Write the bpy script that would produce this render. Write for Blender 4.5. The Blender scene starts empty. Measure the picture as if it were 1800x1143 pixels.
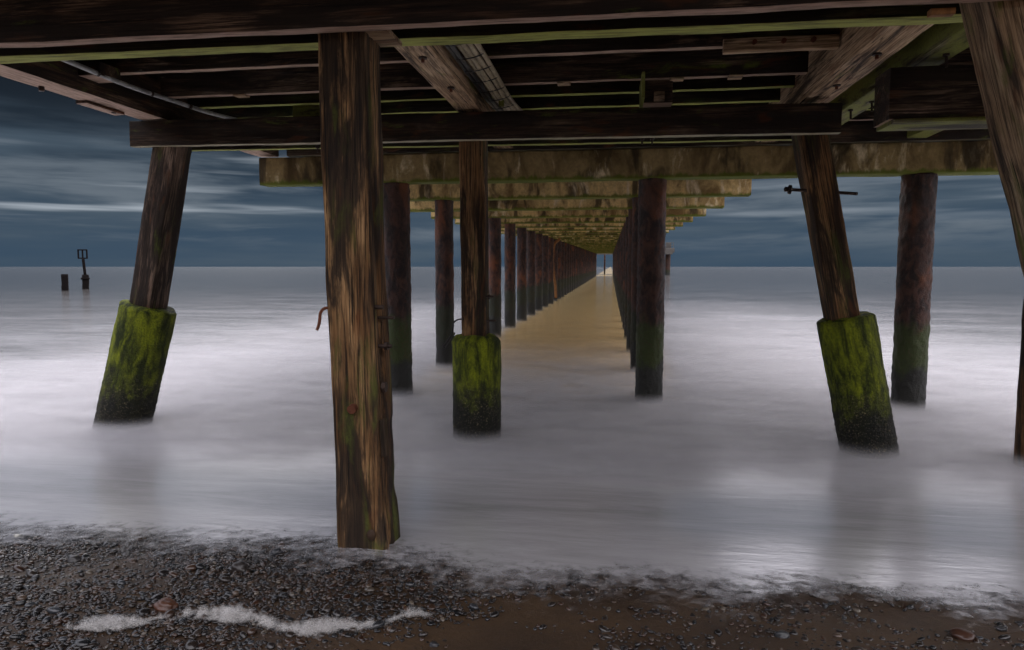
import bpy, bmesh, math, random
import numpy as np
from mathutils import Vector, Matrix, noise
random.seed(7); rng = np.random.default_rng(7)
R = math.radians
scene = bpy.context.scene
col = scene.collection

# ------------------------------------------------------------------ camera
CAM_H = 1.86
F_PX = 1200.0
PITCH = math.atan(102.5 / F_PX); YAW = math.atan(173 / F_PX)
cd = bpy.data.cameras.new('camera'); cam = bpy.data.objects.new('camera', cd); col.objects.link(cam)
cam.location = (0, 0, CAM_H); cam.rotation_euler = (R(90) - PITCH, 0, YAW)
cd.sensor_width = 36; cd.lens = 24; cd.clip_start = .05; cd.clip_end = 40000
scene.camera = cam

# ------------------------------------------------------------------ node helper
class NT:
    def __init__(s, tree): s.t = tree; s.n = tree.nodes; s.l = tree.links
    def new(s, typ, ins=None, **kw):
        n = s.n.new(typ)
        for k, v in kw.items(): setattr(n, k, v)
        for k, v in (ins or {}).items():
            if isinstance(v, bpy.types.NodeSocket): s.l.new(v, n.inputs[k])
            else: n.inputs[k].default_value = v
        return n
    def math(s, op, a, b=None, c=None, clamp=False):
        i = {0: a}
        if b is not None: i[1] = b
        if c is not None: i[2] = c
        return s.new('ShaderNodeMath', i, operation=op, use_clamp=clamp).outputs[0]
    def noise(s, vec, scale, detail=4, rough=.55, dist=0):
        return s.new('ShaderNodeTexNoise', {'Vector': vec, 'Scale': scale, 'Detail': detail, 'Roughness': rough, 'Distortion': dist}).outputs[0]
    def map(s, vec, scale=(1, 1, 1), loc=(0, 0, 0), rot=(0, 0, 0)):
        return s.new('ShaderNodeMapping', {'Vector': vec, 'Scale': scale, 'Location': loc, 'Rotation': rot}).outputs[0]
    def ramp(s, fac, lo, hi, a=0., b=1.):
        return s.new('ShaderNodeMapRange', {0: fac, 1: lo, 2: hi, 3: a, 4: b}, interpolation_type='SMOOTHSTEP').outputs[0]
    def mix(s, fac, a, b, mode='MIX'):
        n = s.new('ShaderNodeMix', data_type='RGBA', blend_type=mode)
        for k, v in ((0, fac), (6, a), (7, b)):
            if isinstance(v, bpy.types.NodeSocket): s.l.new(v, n.inputs[k])
            else: n.inputs[k].default_value = (v if k == 0 else (*v, 1))
        return n.outputs[2]
    def xyz(s, vec): return s.new('ShaderNodeSeparateXYZ', {0: vec}).outputs

# ------------------------------------------------------------------ world
SUN_AZ = -29.0; SUN_EL = 32.0
world = bpy.data.worlds.new('World'); scene.world = world; world.use_nodes = True
wt = NT(world.node_tree); wt.n.clear()
tc = wt.new('ShaderNodeTexCoord').outputs['Generated']
sky = wt.new('ShaderNodeTexSky', sky_type='NISHITA', sun_disc=False, sun_elevation=R(SUN_EL), sun_rotation=R(SUN_AZ), air_density=1.5, dust_density=3).outputs[0]
x, y, z = wt.xyz(tc)
# cloud deck: slate blue and thin-streaked low down, far brighter overhead
n1 = wt.noise(wt.map(tc, (1.1, 1.1, 14)), 2.3, 5, .5, .15)
n2 = wt.noise(wt.map(tc, (1.3, 1.3, 24), (3, 1, 2.3)), 2.4, 3, .45, .05)
n3 = wt.noise(wt.map(tc, (1, 1, 3), (5, 2, 0)), 2.0, 4, .6)
low = wt.mix(wt.ramp(z, 0.02, .23), (.22, .39, .61), (.040, .068, .108))
low = wt.mix(wt.math('MULTIPLY', wt.ramp(n1, .38, .72), wt.ramp(z, .26, .10, .35, 1.)), low, (.34, .50, .68))
left = wt.ramp(wt.math('ARCTAN2', x, y), -.28, -.50)
band = wt.math('MULTIPLY', wt.ramp(z, .045, .075), wt.ramp(z, .17, .11))
n4 = wt.noise(wt.map(tc, (1.2, 1.2, 11), (9, 4, 1)), 2.6, 5, .6, .2)
low = wt.mix(wt.math('MULTIPLY', wt.ramp(n4, .46, .70), wt.math('MULTIPLY', wt.ramp(z, .20, .10), wt.ramp(z, .0, .06))), low, (.66, .82, 1.0))
streak = wt.math('MULTIPLY', wt.math('MULTIPLY', wt.ramp(n2, .49, .72), band), wt.math('ADD', wt.math('MULTIPLY', left, .75), .25))
low = wt.mix(streak, low, (2.2, 2.45, 2.75))
high = wt.mix(n3, (9.9, 9.7, 10.9), (16.4, 15.6, 15.9))
high = wt.mix(wt.ramp(x, .1, -.7), high, (7.4, 7.4, 8.4))
cloud = wt.mix(wt.ramp(z, .250, .325), low, high)
sk = wt.mix(.9992, sky, cloud)
bg = wt.new('ShaderNodeBackground', {'Color': sk, 'Strength': .1})
wt.new('ShaderNodeOutputWorld', {'Surface': bg.outputs[0]})

sd = bpy.data.lights.new('sun', 'SUN'); sun = bpy.data.objects.new('sun', sd); col.objects.link(sun)
sd.energy = .28; sd.angle = R(14); sd.color = (1, .95, .88)
dirv = Vector((math.sin(R(SUN_AZ)) * math.cos(R(SUN_EL)), math.cos(R(SUN_AZ)) * math.cos(R(SUN_EL)), math.sin(R(SUN_EL))))
sun.rotation_euler = dirv.to_track_quat('Z', 'Y').to_euler(); sun.location = dirv * 50

scene.render.engine = 'CYCLES'
scene.view_settings.view_transform = 'Standard'; scene.view_settings.look = 'None'
scene.view_settings.gamma = 1; scene.view_settings.exposure = 0.95
scene.cycles.transparent_max_bounces = 40; scene.cycles.max_bounces = 8; scene.cycles.diffuse_bounces = 4
scene.render.resolution_x = 1024; scene.render.resolution_y = 650

# ------------------------------------------------------------------ materials
def mat(name):
    m = bpy.data.materials.new(name); m.use_nodes = True; t = NT(m.node_tree); t.n.clear(); return m, t
def finish(m, t, base, rough=.8, bump=None, strength=.5, dist=.01, spec=.3, metal=0., alpha=None, ior=None):
    ins = {'Base Color': base if isinstance(base, bpy.types.NodeSocket) else (*base, 1), 'Roughness': rough, 'Specular IOR Level': spec, 'Metallic': metal}
    if alpha is not None: ins['Alpha'] = alpha
    if ior: ins['IOR'] = ior; ins['Specular IOR Level'] = .5
    if bump is not None:
        ins['Normal'] = t.new('ShaderNodeBump', {'Height': bump, 'Strength': strength, 'Distance': dist}).outputs[0]
    b = t.new('ShaderNodeBsdfPrincipled', ins)
    t.new('ShaderNodeOutputMaterial', {'Surface': b.outputs[0]}); return m
def objvec(t):
    tcn = t.new('ShaderNodeTexCoord').outputs['Object']
    rnd = t.new('ShaderNodeObjectInfo').outputs['Random']
    off = t.new('ShaderNodeCombineXYZ', {0: t.math('MULTIPLY', rnd, 37.), 1: t.math('MULTIPLY', rnd, 11.), 2: 0.}).outputs[0]
    return t.new('ShaderNodeVectorMath', {0: tcn, 1: off}, operation='ADD').outputs[0], tcn
def timber(name, dark, mid, lightc, moss=.0, mosscol=(.13, .17, .02), grain=1., pale=.5, under=None):
    """weathered sawn timber, grain running along local X"""
    m, t = mat(name); v, raw = objvec(t)
    g = t.noise(t.map(v, (1.0, 34, 34)), 2.2 * grain, 8, .72, .30)
    g2 = t.noise(t.map(v, (.7, 60, 60)), 2.0, 3, .7)
    big = t.noise(t.map(v, (.9, 3.2, 3.2)), 1.3, 4, .6, .6)
    c = t.mix(t.ramp(g, .38, .62), dark, mid)
    c = t.mix(t.math('MULTIPLY', t.ramp(big, .5 - .1 * pale, .72), t.math('MULTIPLY', t.ramp(g2, .36, .58), t.ramp(g, .36, .56))), c, lightc)
    crack = t.ramp(t.noise(t.map(v, (.55, 26, 26), (4, 4, 4)), 1.9, 5, .62, .25), .385, .35)
    c = t.mix(crack, c, (.006, .005, .004))
    stain = t.ramp(t.noise(t.map(v, (.55, 4.2, 4.2), (9, 2, 5)), 1.6, 6, .66, .6), .58 if pale < 1.25 else .50, .45 if pale < 1.25 else .36)
    c = t.mix(t.math('MULTIPLY', stain, .90), c, (.016, .011, .008))
    rustc = t.ramp(t.noise(t.map(v, (1.6, 6, 6), (2, 7, 1)), 1.5, 3, .5, .4), .60, .72)
    c = t.mix(t.math('MULTIPLY', rustc, .45), c, (.13, .040, .010))
    if moss > 0:
        mm = t.ramp(t.noise(t.map(v, (.9, 3.5, 3.5), (1, 9, 3)), 1.9, 6, .62, .5), .62 - moss * .42, .80 - moss * .42)
        mm = t.math('MULTIPLY', mm, t.ramp(t.noise(v, 55, 3, .6), .25, .55, .45, 1.))
        c = t.mix(mm, c, mosscol)
    if under:  # bare wood and algae undersides, with light off the water painted in
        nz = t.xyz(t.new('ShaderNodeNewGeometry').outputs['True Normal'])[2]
        wear_light = t.ramp(t.noise(t.map(v, (1.5, 14, 14), (6, 6, 1)), 2.2, 6, .7, .3), .28, .60, .25, 1.)
        c = t.mix(t.math('MULTIPLY', t.ramp(nz, -.55, -.9), wear_light), c, under)
    h = t.math('ADD', t.math('MULTIPLY', g, .7), t.math('MULTIPLY', crack, -1.2))
    h = t.math('ADD', h, t.math('MULTIPLY', t.noise(v, 90, 3, .6), .12))
    return finish(m, t, c, .78, h, .75, .012, .25)
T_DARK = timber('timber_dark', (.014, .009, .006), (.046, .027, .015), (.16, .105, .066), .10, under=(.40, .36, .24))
T_POST = timber('timber_post', (.030, .015, .006), (.20, .10, .038), (.46, .28, .13), .26, (.060, .070, .012), pale=.9)
T_LEAN = timber('timber_leaning', (.030, .020, .013), (.16, .10, .066), (.46, .33, .25), .10, (.10, .125, .018), pale=1.2)
T_RAKE = timber('timber_raking', (.09, .055, .030), (.36, .235, .13), (.62, .47, .31), .22, (.10, .125, .018), pale=1.3)
T_PALE = timber('timber_pale', (.14, .085, .045), (.46, .30, .17), (.68, .51, .34), .10, pale=1.3)
T_GREEN = timber('timber_green', (.045, .038, .018), (.17, .15, .075), (.32, .29, .18), .62, (.19, .20, .045), pale=.9)
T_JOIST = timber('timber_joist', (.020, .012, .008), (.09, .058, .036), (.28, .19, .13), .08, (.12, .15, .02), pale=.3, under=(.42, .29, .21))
T_ALGAE = timber('timber_algae_lit_underside', (.014, .010, .006), (.042, .034, .016), (.10, .085, .04), .25, (.05, .06, .012), pale=.3, under=(.40, .42, .10))
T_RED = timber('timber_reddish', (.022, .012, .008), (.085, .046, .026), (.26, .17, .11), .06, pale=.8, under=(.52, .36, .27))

def concrete_mat(nm, dk):
    m, t = mat(nm); v, raw = objvec(t)
    big = t.noise(t.map(v, (1.4, 1, .7)), 1.5, 5, .62, .5)
    run = t.noise(t.map(v, (2.4, 3, .7), (3, 3, 3)), 1.5, 6, .68, .5)
    fine = t.noise(v, 26, 5, .65)
    c = t.mix(t.ramp(big, .34, .62), tuple(q * dk for q in (.20, .125, .045)), tuple(q * dk for q in (.74, .53, .23)))
    c = t.mix(t.ramp(run, .53, .66), c, (.74, .60, .38))
    c = t.mix(t.math('MULTIPLY', t.ramp(t.noise(t.map(v, (2.3, 2, .9), (8, 1, 4)), 1.2, 4, .6, .5),   .51, .38), .85), c, (.028, .019, .010))
    c = t.mix(t.math('MULTIPLY', t.ramp(fine, .35, .75), .35), c, (.07, .05, .028))
    zz = t.xyz(raw)[2]
    edge = t.math('ADD', zz, t.math('MULTIPLY', t.math('SUBTRACT', t.noise(t.map(v, (3, 3, 1)), 3, 4, .6), .5), .16))
    c = t.mix(t.math('MULTIPLY', t.ramp(edge, -.13, -.18), .9), c, (.10, .125, .012))
    return finish(m, t, c, .85, t.math('ADD', fine, t.math('MULTIPLY', run, .5)), .5, .012, .2)
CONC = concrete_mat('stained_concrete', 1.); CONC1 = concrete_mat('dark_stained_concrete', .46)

def pile_mat():
    m, t = mat('rusted_pile'); v, raw = objvec(t)
    pz = t.xyz(t.new('ShaderNodeNewGeometry').outputs['Position'])[2]
    a = t.noise(t.map(v, (1, 1, .55)), 9, 6, .65, .6); b = t.noise(t.map(v, (1, 1, .5)), 2.2, 4, .6, .4); f = t.noise(v, 60, 4, .7)
    c = t.mix(t.ramp(a, .35, .68), (.015, .008, .006), (.090, .036, .022))
    c = t.mix(t.ramp(b, .52, .70), c, (.19, .058, .018))
    c = t.mix(t.ramp(f, .62, .78), c, (.22, .16, .13))
    wob = t.math('ADD', pz, t.math('MULTIPLY', t.math('SUBTRACT', t.noise(v, 5, 4, .6), .5), .5))
    gz = t.math('MULTIPLY', t.ramp(wob, 1.22, 1.02), t.ramp(t.noise(v, 30, 3, .6), .25, .55, .5, 1.))
    c = t.mix(gz, c, t.mix(t.ramp(t.xyz(t.new('ShaderNodeNewGeometry').outputs['Position'])[1], 11.5, 10.5), (.022, .028, .010), (.040, .058, .007)))
    c = t.mix(t.ramp(wob, .62, .45), c, (.022, .022, .018))
    h = t.math('ADD', a, t.math('MULTIPLY', f, .4))
    return finish(m, t, c, .55, h, .9, .03, .45)
RUST = pile_mat()

def sleeve_mat():
    m, t = mat('mossy_concrete_sleeve'); v, raw = objvec(t)
    pz = t.xyz(t.new('ShaderNodeNewGeometry').outputs['Position'])[2]
    n = t.noise(v, 4, 5, .65, .3); f = t.noise(v, 42, 5, .7); vo = t.new('ShaderNodeTexVoronoi', {'Vector': v, 'Scale': 45.}).outputs[0]
    mo = t.noise(t.map(v, (1.3, 5, 5), (3, 2, 8)), 1.6, 6, .7, .5)
    moss = t.mix(t.math('MULTIPLY', t.ramp(f, .25, .70, .45, 1.), t.ramp(mo, .38, .66)), (.020, .030, .003), (.26, .30, .009))
    moss = t.mix(t.math('MULTIPLY', t.ramp(t.noise(v, 1.7, 4, .5, .3), .52, .30), .8), moss, (.020, .026, .006))
    barn = t.mix(t.ramp(vo, .05, .38), (.10, .085, .060), (.012, .012, .010))
    barn = t.mix(t.math('MULTIPLY', t.ramp(f, .56, .72), t.ramp(n, .42, .62)), barn, (.42, .34, .19))
    wob = t.math('ADD', pz, t.math('MULTIPLY', t.math('SUBTRACT', t.noise(v, 7, 6, .72, .4), .5), 1.1))
    c = t.mix(t.math('MULTIPLY', t.ramp(wob, .80, .28), .97), moss, barn)
    h = t.math('ADD', t.math('MULTIPLY', f, 1.), t.math('MULTIPLY', vo, .5))
    return finish(m, t, c, .82, h, 1., .02, .3)
SLEEVE = sleeve_mat()

def simple(name, c, rough=.6, metal=0., bumpy=0., spec=.4, var=None):
    m, t = mat(name); v, raw = objvec(t)
    n = t.noise(v, 14, 5, .65)
    base = t.mix(t.ramp(n, .3, .7), tuple(q * .55 for q in c), var or c)
    return finish(m, t, base, rough, t.noise(v, 50, 4, .65), bumpy, .006, spec, metal)
STEEL = simple('rusty_steel', (.05, .03, .022), .6, .3, .8)
RUSTY = simple('flaking_rust', (.16, .05, .022), .8, .1, 1.)
GREYP = simple('grey_conduit', (.42, .42, .40), .45, 0, .1)
BLACKP = simple('black_cable', (.020, .021, .022), .3, 0, .05, .6)
BEIGEP = simple('beige_cable', (.42, .34, .22), .45, 0, .1)
WIRE = simple('dark_wire', (.030, .026, .026), .5, .4, .2)
PALEC = simple('pale_weathered_concrete', (.13, .12, .11), .85, 0, .3)
BOARD = timber('deck_board', (.018, .013, .009), (.06, .042, .028), (.13, .10, .07), .15)
ORANGE = simple('orange_rusted_pipe', (.34, .15, .045), .7, 0, .4)

# ------------------------------------------------------------------ geometry helpers
def mesh_obj(name, verts, faces, m, parent=None, mw=None, smooth=True):
    me = bpy.data.meshes.new(name); me.from_pydata(verts, [], faces)
    if smooth: me.polygons.foreach_set('use_smooth', [True] * len(me.polygons))
    me.materials.append(m); me.update()
    o = bpy.data.objects.new(name, me); col.objects.link(o)
    if parent is not None:
        o.parent = parent; o.matrix_parent_inverse = Matrix.Translation(-parent.location)
    if mw is not None: o.matrix_basis = mw
    return o
def thing(name, label, cat, loc=(0, 0, 0), group=None):
    o = bpy.data.objects.new(name, None); col.objects.link(o); o.location = loc; o.empty_display_size = .3
    return tag(o, label, cat, group)
def tag(o, label, cat, group=None, kind=None):
    if label: o['label'] = label
    if cat: o['category'] = cat
    if group: o['group'] = group
    if kind: o['kind'] = kind
    return o
def copy_tree(o, loc):
    c = o.copy(); col.objects.link(c); c.location = loc
    c.location = loc
    def rec(src, dst):
        for ch in list(src.children):
            k = ch.copy(); col.objects.link(k); k.parent = dst; k.matrix_parent_inverse = ch.matrix_parent_inverse.copy(); rec(ch, k)
    rec(o, c); return c
def frame(a, b, up=(0, 0, 1)):
    a = Vector(a); b = Vector(b); X = (b - a).normalized(); U = Vector(up)
    if abs(X.dot(U)) > .98: U = Vector((0, 1, 0))
    Y = U.cross(X).normalized(); Z = X.cross(Y)
    M = Matrix((X, Y, Z)).transposed().to_4x4(); M.translation = a
    return M, (b - a).length
def section(w, h, bev=.012, sub=4):
    pts = []
    cs = [(w / 2, h / 2, 0), (-w / 2, h / 2, 1), (-w / 2, -h / 2, 2), (w / 2, -h / 2, 3)]
    for (cx, cy, q) in cs:
        sx = 1 if cx > 0 else -1; sy = 1 if cy > 0 else -1
        for k in range(3):
            an = q * math.pi / 2 + k * math.pi / 4
            pts.append((cx - sx * bev + bev * math.cos(an), cy - sy * bev + bev * math.sin(an)))
        nx, ny, _ = cs[(q + 1) % 4]
        p = pts[-1]; an = (q + 1) * math.pi / 2
        sx = 1 if nx > 0 else -1; sy = 1 if ny > 0 else -1
        e = (nx - sx * bev + bev * math.cos(an), ny - sy * bev + bev * math.sin(an))
        for k in range(1, sub): pts.append((p[0] + (e[0] - p[0]) * k / sub, p[1] + (e[1] - p[1]) * k / sub))
    return pts
def loft(name, a, b, sec, mtl, parent=None, nseg=24, amp=.006, nscale=6., up=(0, 0, 1), taper=None, stretch=.35, smooth=True, seed=None):
    """a section swept from a to b, its surface worn by noise; local X runs along it"""
    M, L = frame(a, b, up); V = []; Fc = []; n = len(sec)
    s = random.uniform(0, 100) if seed is None else seed
    for i in range(nseg + 1):
        t = i / nseg; x = L * t; k = taper(t) if taper else 1.
        for (u, v) in sec:
            u2, v2 = u * k, v * k
            p = Vector((x * nscale * stretch + s, u2 * nscale, v2 * nscale + s))
            d = (noise.noise(p) + .5 * noise.noise(p * 2.7) + .25 * noise.noise(p * 6.1)) * amp
            r = math.hypot(u2, v2) or 1
            V.append((x, u2 + u2 / r * d, v2 + v2 / r * d))
    for i in range(nseg):
        for j in range(n):
            j2 = (j + 1) % n
            Fc.append((i * n + j, i * n + j2, (i + 1) * n + j2, (i + 1) * n + j))
    Fc.append(tuple(range(n - 1, -1, -1))); Fc.append(tuple(nseg * n + j for j in range(n)))
    return mesh_obj(name, V, Fc, mtl, parent, M, smooth)
def beam(name, a, b, w, h, mtl, parent=None, nseg=None, amp=.005, bev=.012, up=(0, 0, 1), **kw):
    L = (Vector(b) - Vector(a)).length
    o = loft(name, a, b, section(w, h, bev), mtl, parent, nseg or max(2, int(L / .09)), amp, up=up, **kw)
    sharp(o); return o
def sharp(o, ang=38):
    bm = bmesh.new(); bm.from_mesh(o.data)
    for e in bm.edges:
        if len(e.link_faces) == 2 and e.calc_face_angle(0) > R(ang): e.smooth = False
    bm.to_mesh(o.data); bm.free()
def xbeam(name, x0, x1, y0, y1, z0, z1, mtl, parent, dz=0., **kw):
    return beam(name, (x0, (y0 + y1) / 2, (z0 + z1) / 2), (x1, (y0 + y1) / 2, (z0 + z1) / 2 + dz), y1 - y0, z1 - z0, mtl, parent, **kw)
def circle(r, n=28): return [(r * math.cos(2 * math.pi * k / n), r * math.sin(2 * math.pi * k / n)) for k in range(n)]
def rod(name, a, b, r, mtl, parent=None, n=12, nseg=3, amp=.0006, **kw):
    o = loft(name, a, b, circle(r, n), mtl, parent, nseg, amp, 20., **kw); sharp(o); return o
def tube(name, pts, r, mtl, parent=None, n=10, res=6):
    """smooth tube through points"""
    P = [Vector(p) for p in pts]; Q = []
    for i in range(len(P) - 1):
        p0 = P[max(i - 1, 0)]; p1 = P[i]; p2 = P[i + 1]; p3 = P[min(i + 2, len(P) - 1)]
        for k in range(res):
            t = k / res
            Q.append(.5 * ((2 * p1) + (p2 - p0) * t + (2 * p0 - 5 * p1 + 4 * p2 - p3) * t * t + (3 * p1 - p0 - 3 * p2 + p3) * t ** 3))
    Q.append(P[-1]); V = []; Fc = []
    o0 = Q[0].copy(); prevU = None
    for i, q in enumerate(Q):
        T = (Q[min(i + 1, len(Q) - 1)] - Q[max(i - 1, 0)]).normalized()
        U = prevU if prevU is not None else (Vector((0, 0, 1)) if abs(T.z) < .9 else Vector((1, 0, 0)))
        Y = T.cross(U).normalized(); U = Y.cross(T).normalized(); prevU = U
        for k in range(n):
            a = 2 * math.pi * k / n
            V.append(tuple(q - o0 + (Y * math.cos(a) + U * math.sin(a)) * r))
    for i in range(len(Q) - 1):
        for k in range(n):
            k2 = (k + 1) % n; Fc.append((i * n + k, i * n + k2, (i + 1) * n + k2, (i + 1) * n + k))
    Fc.append(tuple(range(n - 1, -1, -1))); Fc.append(tuple((len(Q) - 1) * n + k for k in range(n)))
    return mesh_obj(name, V, Fc, mtl, parent, Matrix.Translation(o0))
def sub(o, parent):            # make o a child of a part, keeping its place
    o.parent = parent
    root = parent.parent
    M = parent.matrix_parent_inverse.copy()
    rootm = Matrix.Translation(root.location) if root else Matrix.Identity(4)
    o.matrix_parent_inverse = (rootm @ parent.matrix_parent_inverse @ parent.matrix_basis).inverted()
    return o

# ------------------------------------------------------------------ beach and sea
def sm(e0, e1, v):
    t = np.clip((v - e0) / (e1 - e0), 0, 1); return t * t * (3 - 2 * t)
def fbm(x, y, seed=0, sc=1.):
    f = np.vectorize(lambda a, b: noise.fractal(Vector((a * sc + seed, b * sc, seed)), .8, 2., 4)); return f(x, y)
def beach_z(x, y):
    z = .20 + (3.5 - y) * .1425 + .0225 * (np.sqrt((y - 3.5) ** 2 + .25) - .5)
    z = np.where(y > 8, -.34 - (y - 8) * .04, z)
    return np.maximum(z, -2.) + .035 * sm(-.4, -1.6, x) * sm(4.2, 2.8, y)
def shore(x):                    # y of the swash edge
    return 2.84 + .04 * sm(-.55, -1.15, x) + .06 * np.sin(x * 2.3) + .04 * np.sin(x * 6.1 + 1) + .10 * sm(.2, 1.8, x)
def axis(fine, far, n):
    g = np.geomspace(1., far, n) - 1.; return g
def grid_mesh(name, xs, ys, zf, m, extra=None):
    Xg, Yg = np.meshgrid(xs, ys); Zg = zf(Xg, Yg)
    V = np.stack([Xg.ravel(), Yg.ravel(), Zg.ravel()], 1); nx = len(xs); ny = len(ys)
    i = np.arange(nx - 1)[None, :] + nx * np.arange(ny - 1)[:, None]; i = i.ravel()
    Fc = np.stack([i, i + 1, i + 1 + nx, i + nx], 1)
    return fast_mesh(name, V, Fc, m), Xg.ravel(), Yg.ravel()
def fast_mesh(name, V, Fc, m):
    me = bpy.data.meshes.new(name); k = Fc.shape[1]
    me.vertices.add(len(V)); me.vertices.foreach_set('co', V.astype(np.float32).ravel())
    me.loops.add(Fc.size); me.loops.foreach_set('vertex_index', Fc.astype(np.int32).ravel())
    me.polygons.add(len(Fc)); me.polygons.foreach_set('loop_start', np.arange(0, Fc.size, k, dtype=np.int32))
    me.polygons.foreach_set('loop_total', np.full(len(Fc), k, dtype=np.int32))
    me.update(calc_edges=True); me.validate()
    me.polygons.foreach_set('use_smooth', np.ones(len(me.polygons), dtype=bool))
    me.materials.append(m)
    o = bpy.data.objects.new(name, me); col.objects.link(o); return o

def sand_mat():
    m, t = mat('wet_sand'); p = t.new('ShaderNodeNewGeometry').outputs['Position']
    f = t.noise(p, 160, 4, .7); b = t.noise(p, 2.2, 5, .6, .3); g = t.noise(t.map(p, (1, 1.5, 1)), 28, 4, .6)
    c = t.mix(t.ramp(b, .3, .7), (.026, .014, .007), (.058, .032, .014))
    c = t.mix(t.ramp(f, .45, .75), c, (.06, .04, .026))
    c = t.mix(t.ramp(g, .60, .72), c, (.030, .022, .016))
    return finish(m, t, c, .55, t.math('ADD', g, t.math('MULTIPLY', f, .4)), .7, .012, .35)
far = np.array([14, 22, 40, 80, 200, 600, 2500, 15000.])
bx = np.concatenate([-far[::-1], np.linspace(-9, 9, 121), far])
by = np.concatenate([-far[::-1], np.linspace(-8, 2, 12), np.linspace(2.2, 9, 110), far])
beach, _, _ = grid_mesh('beach', bx, by, lambda X, Y: beach_z(X, Y) + .010 * fbm(X, Y, 3, 1.8), sand_mat())
tag(beach, None, None, kind='structure')

def water_z(x, y):
    bed = beach_z(x, y) + .008 + .062 * sm(0, 1.6, y - shore(x))
    w = np.where(y > 6.5, 0., np.maximum(bed, 0.) * 1.)
    k = .03                                     # soft blend of film into level water
    s = np.logaddexp(0, bed / k) * k
    return np.where(y > 7.5, s * sm(9, 7.5, y), s)
def cover_f(x, y):
    s = shore(x); wide = 1.60 + .38 * sm(-.6, -1.4, x)
    return .35 * np.clip((y - s) / wide, 0, 1) + .65 * sm(0, 1, (y - s) / wide)
def water_mat():
    m, t = mat('sea_water'); p = t.new('ShaderNodeNewGeometry').outputs['Position']; px, py, pz = t.xyz(p)
    cov = t.new('ShaderNodeAttribute', attribute_name='cover').outputs['Fac']
    # surf foam whitish in the open; silty, with golden reflection painted in, between pile rows
    st = t.noise(t.map(p, (.35, .9, 1), rot=(0, 0, -.15)), .55, 5, .55, .6)
    st2 = t.noise(t.map(p, (.55, 2.2, 1), (7, 3, 0), (0, 0, .35)), 1.5, 7, .68, .7)
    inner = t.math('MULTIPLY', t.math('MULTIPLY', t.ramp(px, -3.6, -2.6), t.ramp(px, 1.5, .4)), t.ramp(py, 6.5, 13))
    near = t.new('ShaderNodeMapRange', {0: t.math('DIVIDE', 1., t.math('MAXIMUM', py, 1.)), 1: 1 / 90, 2: 1 / 9, 3: 0., 4: 1.}).outputs[0]
    foam = t.math('ADD', t.math('MULTIPLY', near, .74), t.math('MULTIPLY', t.math('MULTIPLY', t.math('SUBTRACT', st, .5), 1.1), t.ramp(py, 90, 20, .25, 1.)))
    foam = t.math('ADD', foam, t.math('MULTIPLY', t.math('SUBTRACT', st2, .5), .95))
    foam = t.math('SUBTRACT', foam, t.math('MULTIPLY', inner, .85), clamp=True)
    silt_glow = t.mix(inner, t.mix(t.ramp(py, 14, 60), (.14, .135, .13), (.045, .042, .040)), (.74, .54, .25))
    foam = t.math('MULTIPLY', foam, t.math('MULTIPLY', t.ramp(px, -34, -3, .25, 1.), t.ramp(px, 30, 2, .30, 1.)))
    c = t.mix(foam, silt_glow, (.70, .685, .705))
    c = t.mix(t.math('MULTIPLY', t.ramp(py, 7.6, 5.0), .12), c, (.36, .355, .385))
    rip = t.noise(t.map(p, (.55, 2.6, 1)), 2.4, 5, .62, .35)
    rip2 = t.noise(t.map(p, (1.4, 4, 1), (2, 2, 2)), 5.5, 4, .6, .2)
    cal = t.ramp(py, 5, 16)
    h = t.math('MULTIPLY', t.math('ADD', rip, t.math('MULTIPLY', rip2, .35)), t.math('MULTIPLY', t.math('ADD', t.math('MULTIPLY', cal, .75), .25), t.ramp(py, 90, 18, .08, 1.)))
    ln = t.noise(p, 11, 6, .68, .4); ln2 = t.noise(p, 2.6, 4, .6, .5)
    a = t.math('ADD', t.math('MULTIPLY', t.math('POWER', cov, 1.4), 2.35), t.math('MULTIPLY', t.math('SUBTRACT', ln, .5), 1.7))
    a = t.math('ADD', a, t.math('MULTIPLY', t.math('SUBTRACT', ln2, .5), .9))
    edge = t.ramp(cov, 0., .12)
    a = t.math('MULTIPLY', t.ramp(a, .12, 1.1), edge)
    rough = t.ramp(py, 4, 40, .17, .12)
    bmp = t.new('ShaderNodeBump', {'Height': h, 'Strength': .16, 'Distance': .10}).outputs[0]
    pb = t.new('ShaderNodeBsdfPrincipled', {'Base Color': c, 'Roughness': rough, 'IOR': 1.6, 'Normal': bmp})
    gl = t.new('ShaderNodeBsdfGlossy', {'Color': (.92, .93, .97, 1), 'Roughness': .24, 'Normal': bmp})
    sheen = t.ramp(py, 9.5, 5.2, .03, .25)
    m1 = t.new('ShaderNodeMixShader', {0: sheen, 1: pb.outputs[0], 2: gl.outputs[0]})
    m2 = t.new('ShaderNodeMixShader', {0: a, 1: t.new('ShaderNodeBsdfTransparent').outputs[0], 2: m1.outputs[0]})
    t.new('ShaderNodeOutputMaterial', {'Surface': m2.outputs[0]}); return m
wfar_y = np.array([34, 40, 50, 65, 90, 130, 200, 400, 1000, 3000, 8000, 15000.])
wx = np.concatenate([-far[::-1], np.linspace(-10, 10, 141), far])
wy = np.concatenate([np.linspace(2.55, 8, 120), np.linspace(8.3, 30, 50), wfar_y])
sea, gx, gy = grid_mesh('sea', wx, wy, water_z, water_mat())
at = sea.data.attributes.new('cover', 'FLOAT', 'POINT'); at.data.foreach_set('value', cover_f(gx, gy).astype(np.float32))
tag(sea, None, None, kind='structure')

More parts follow.
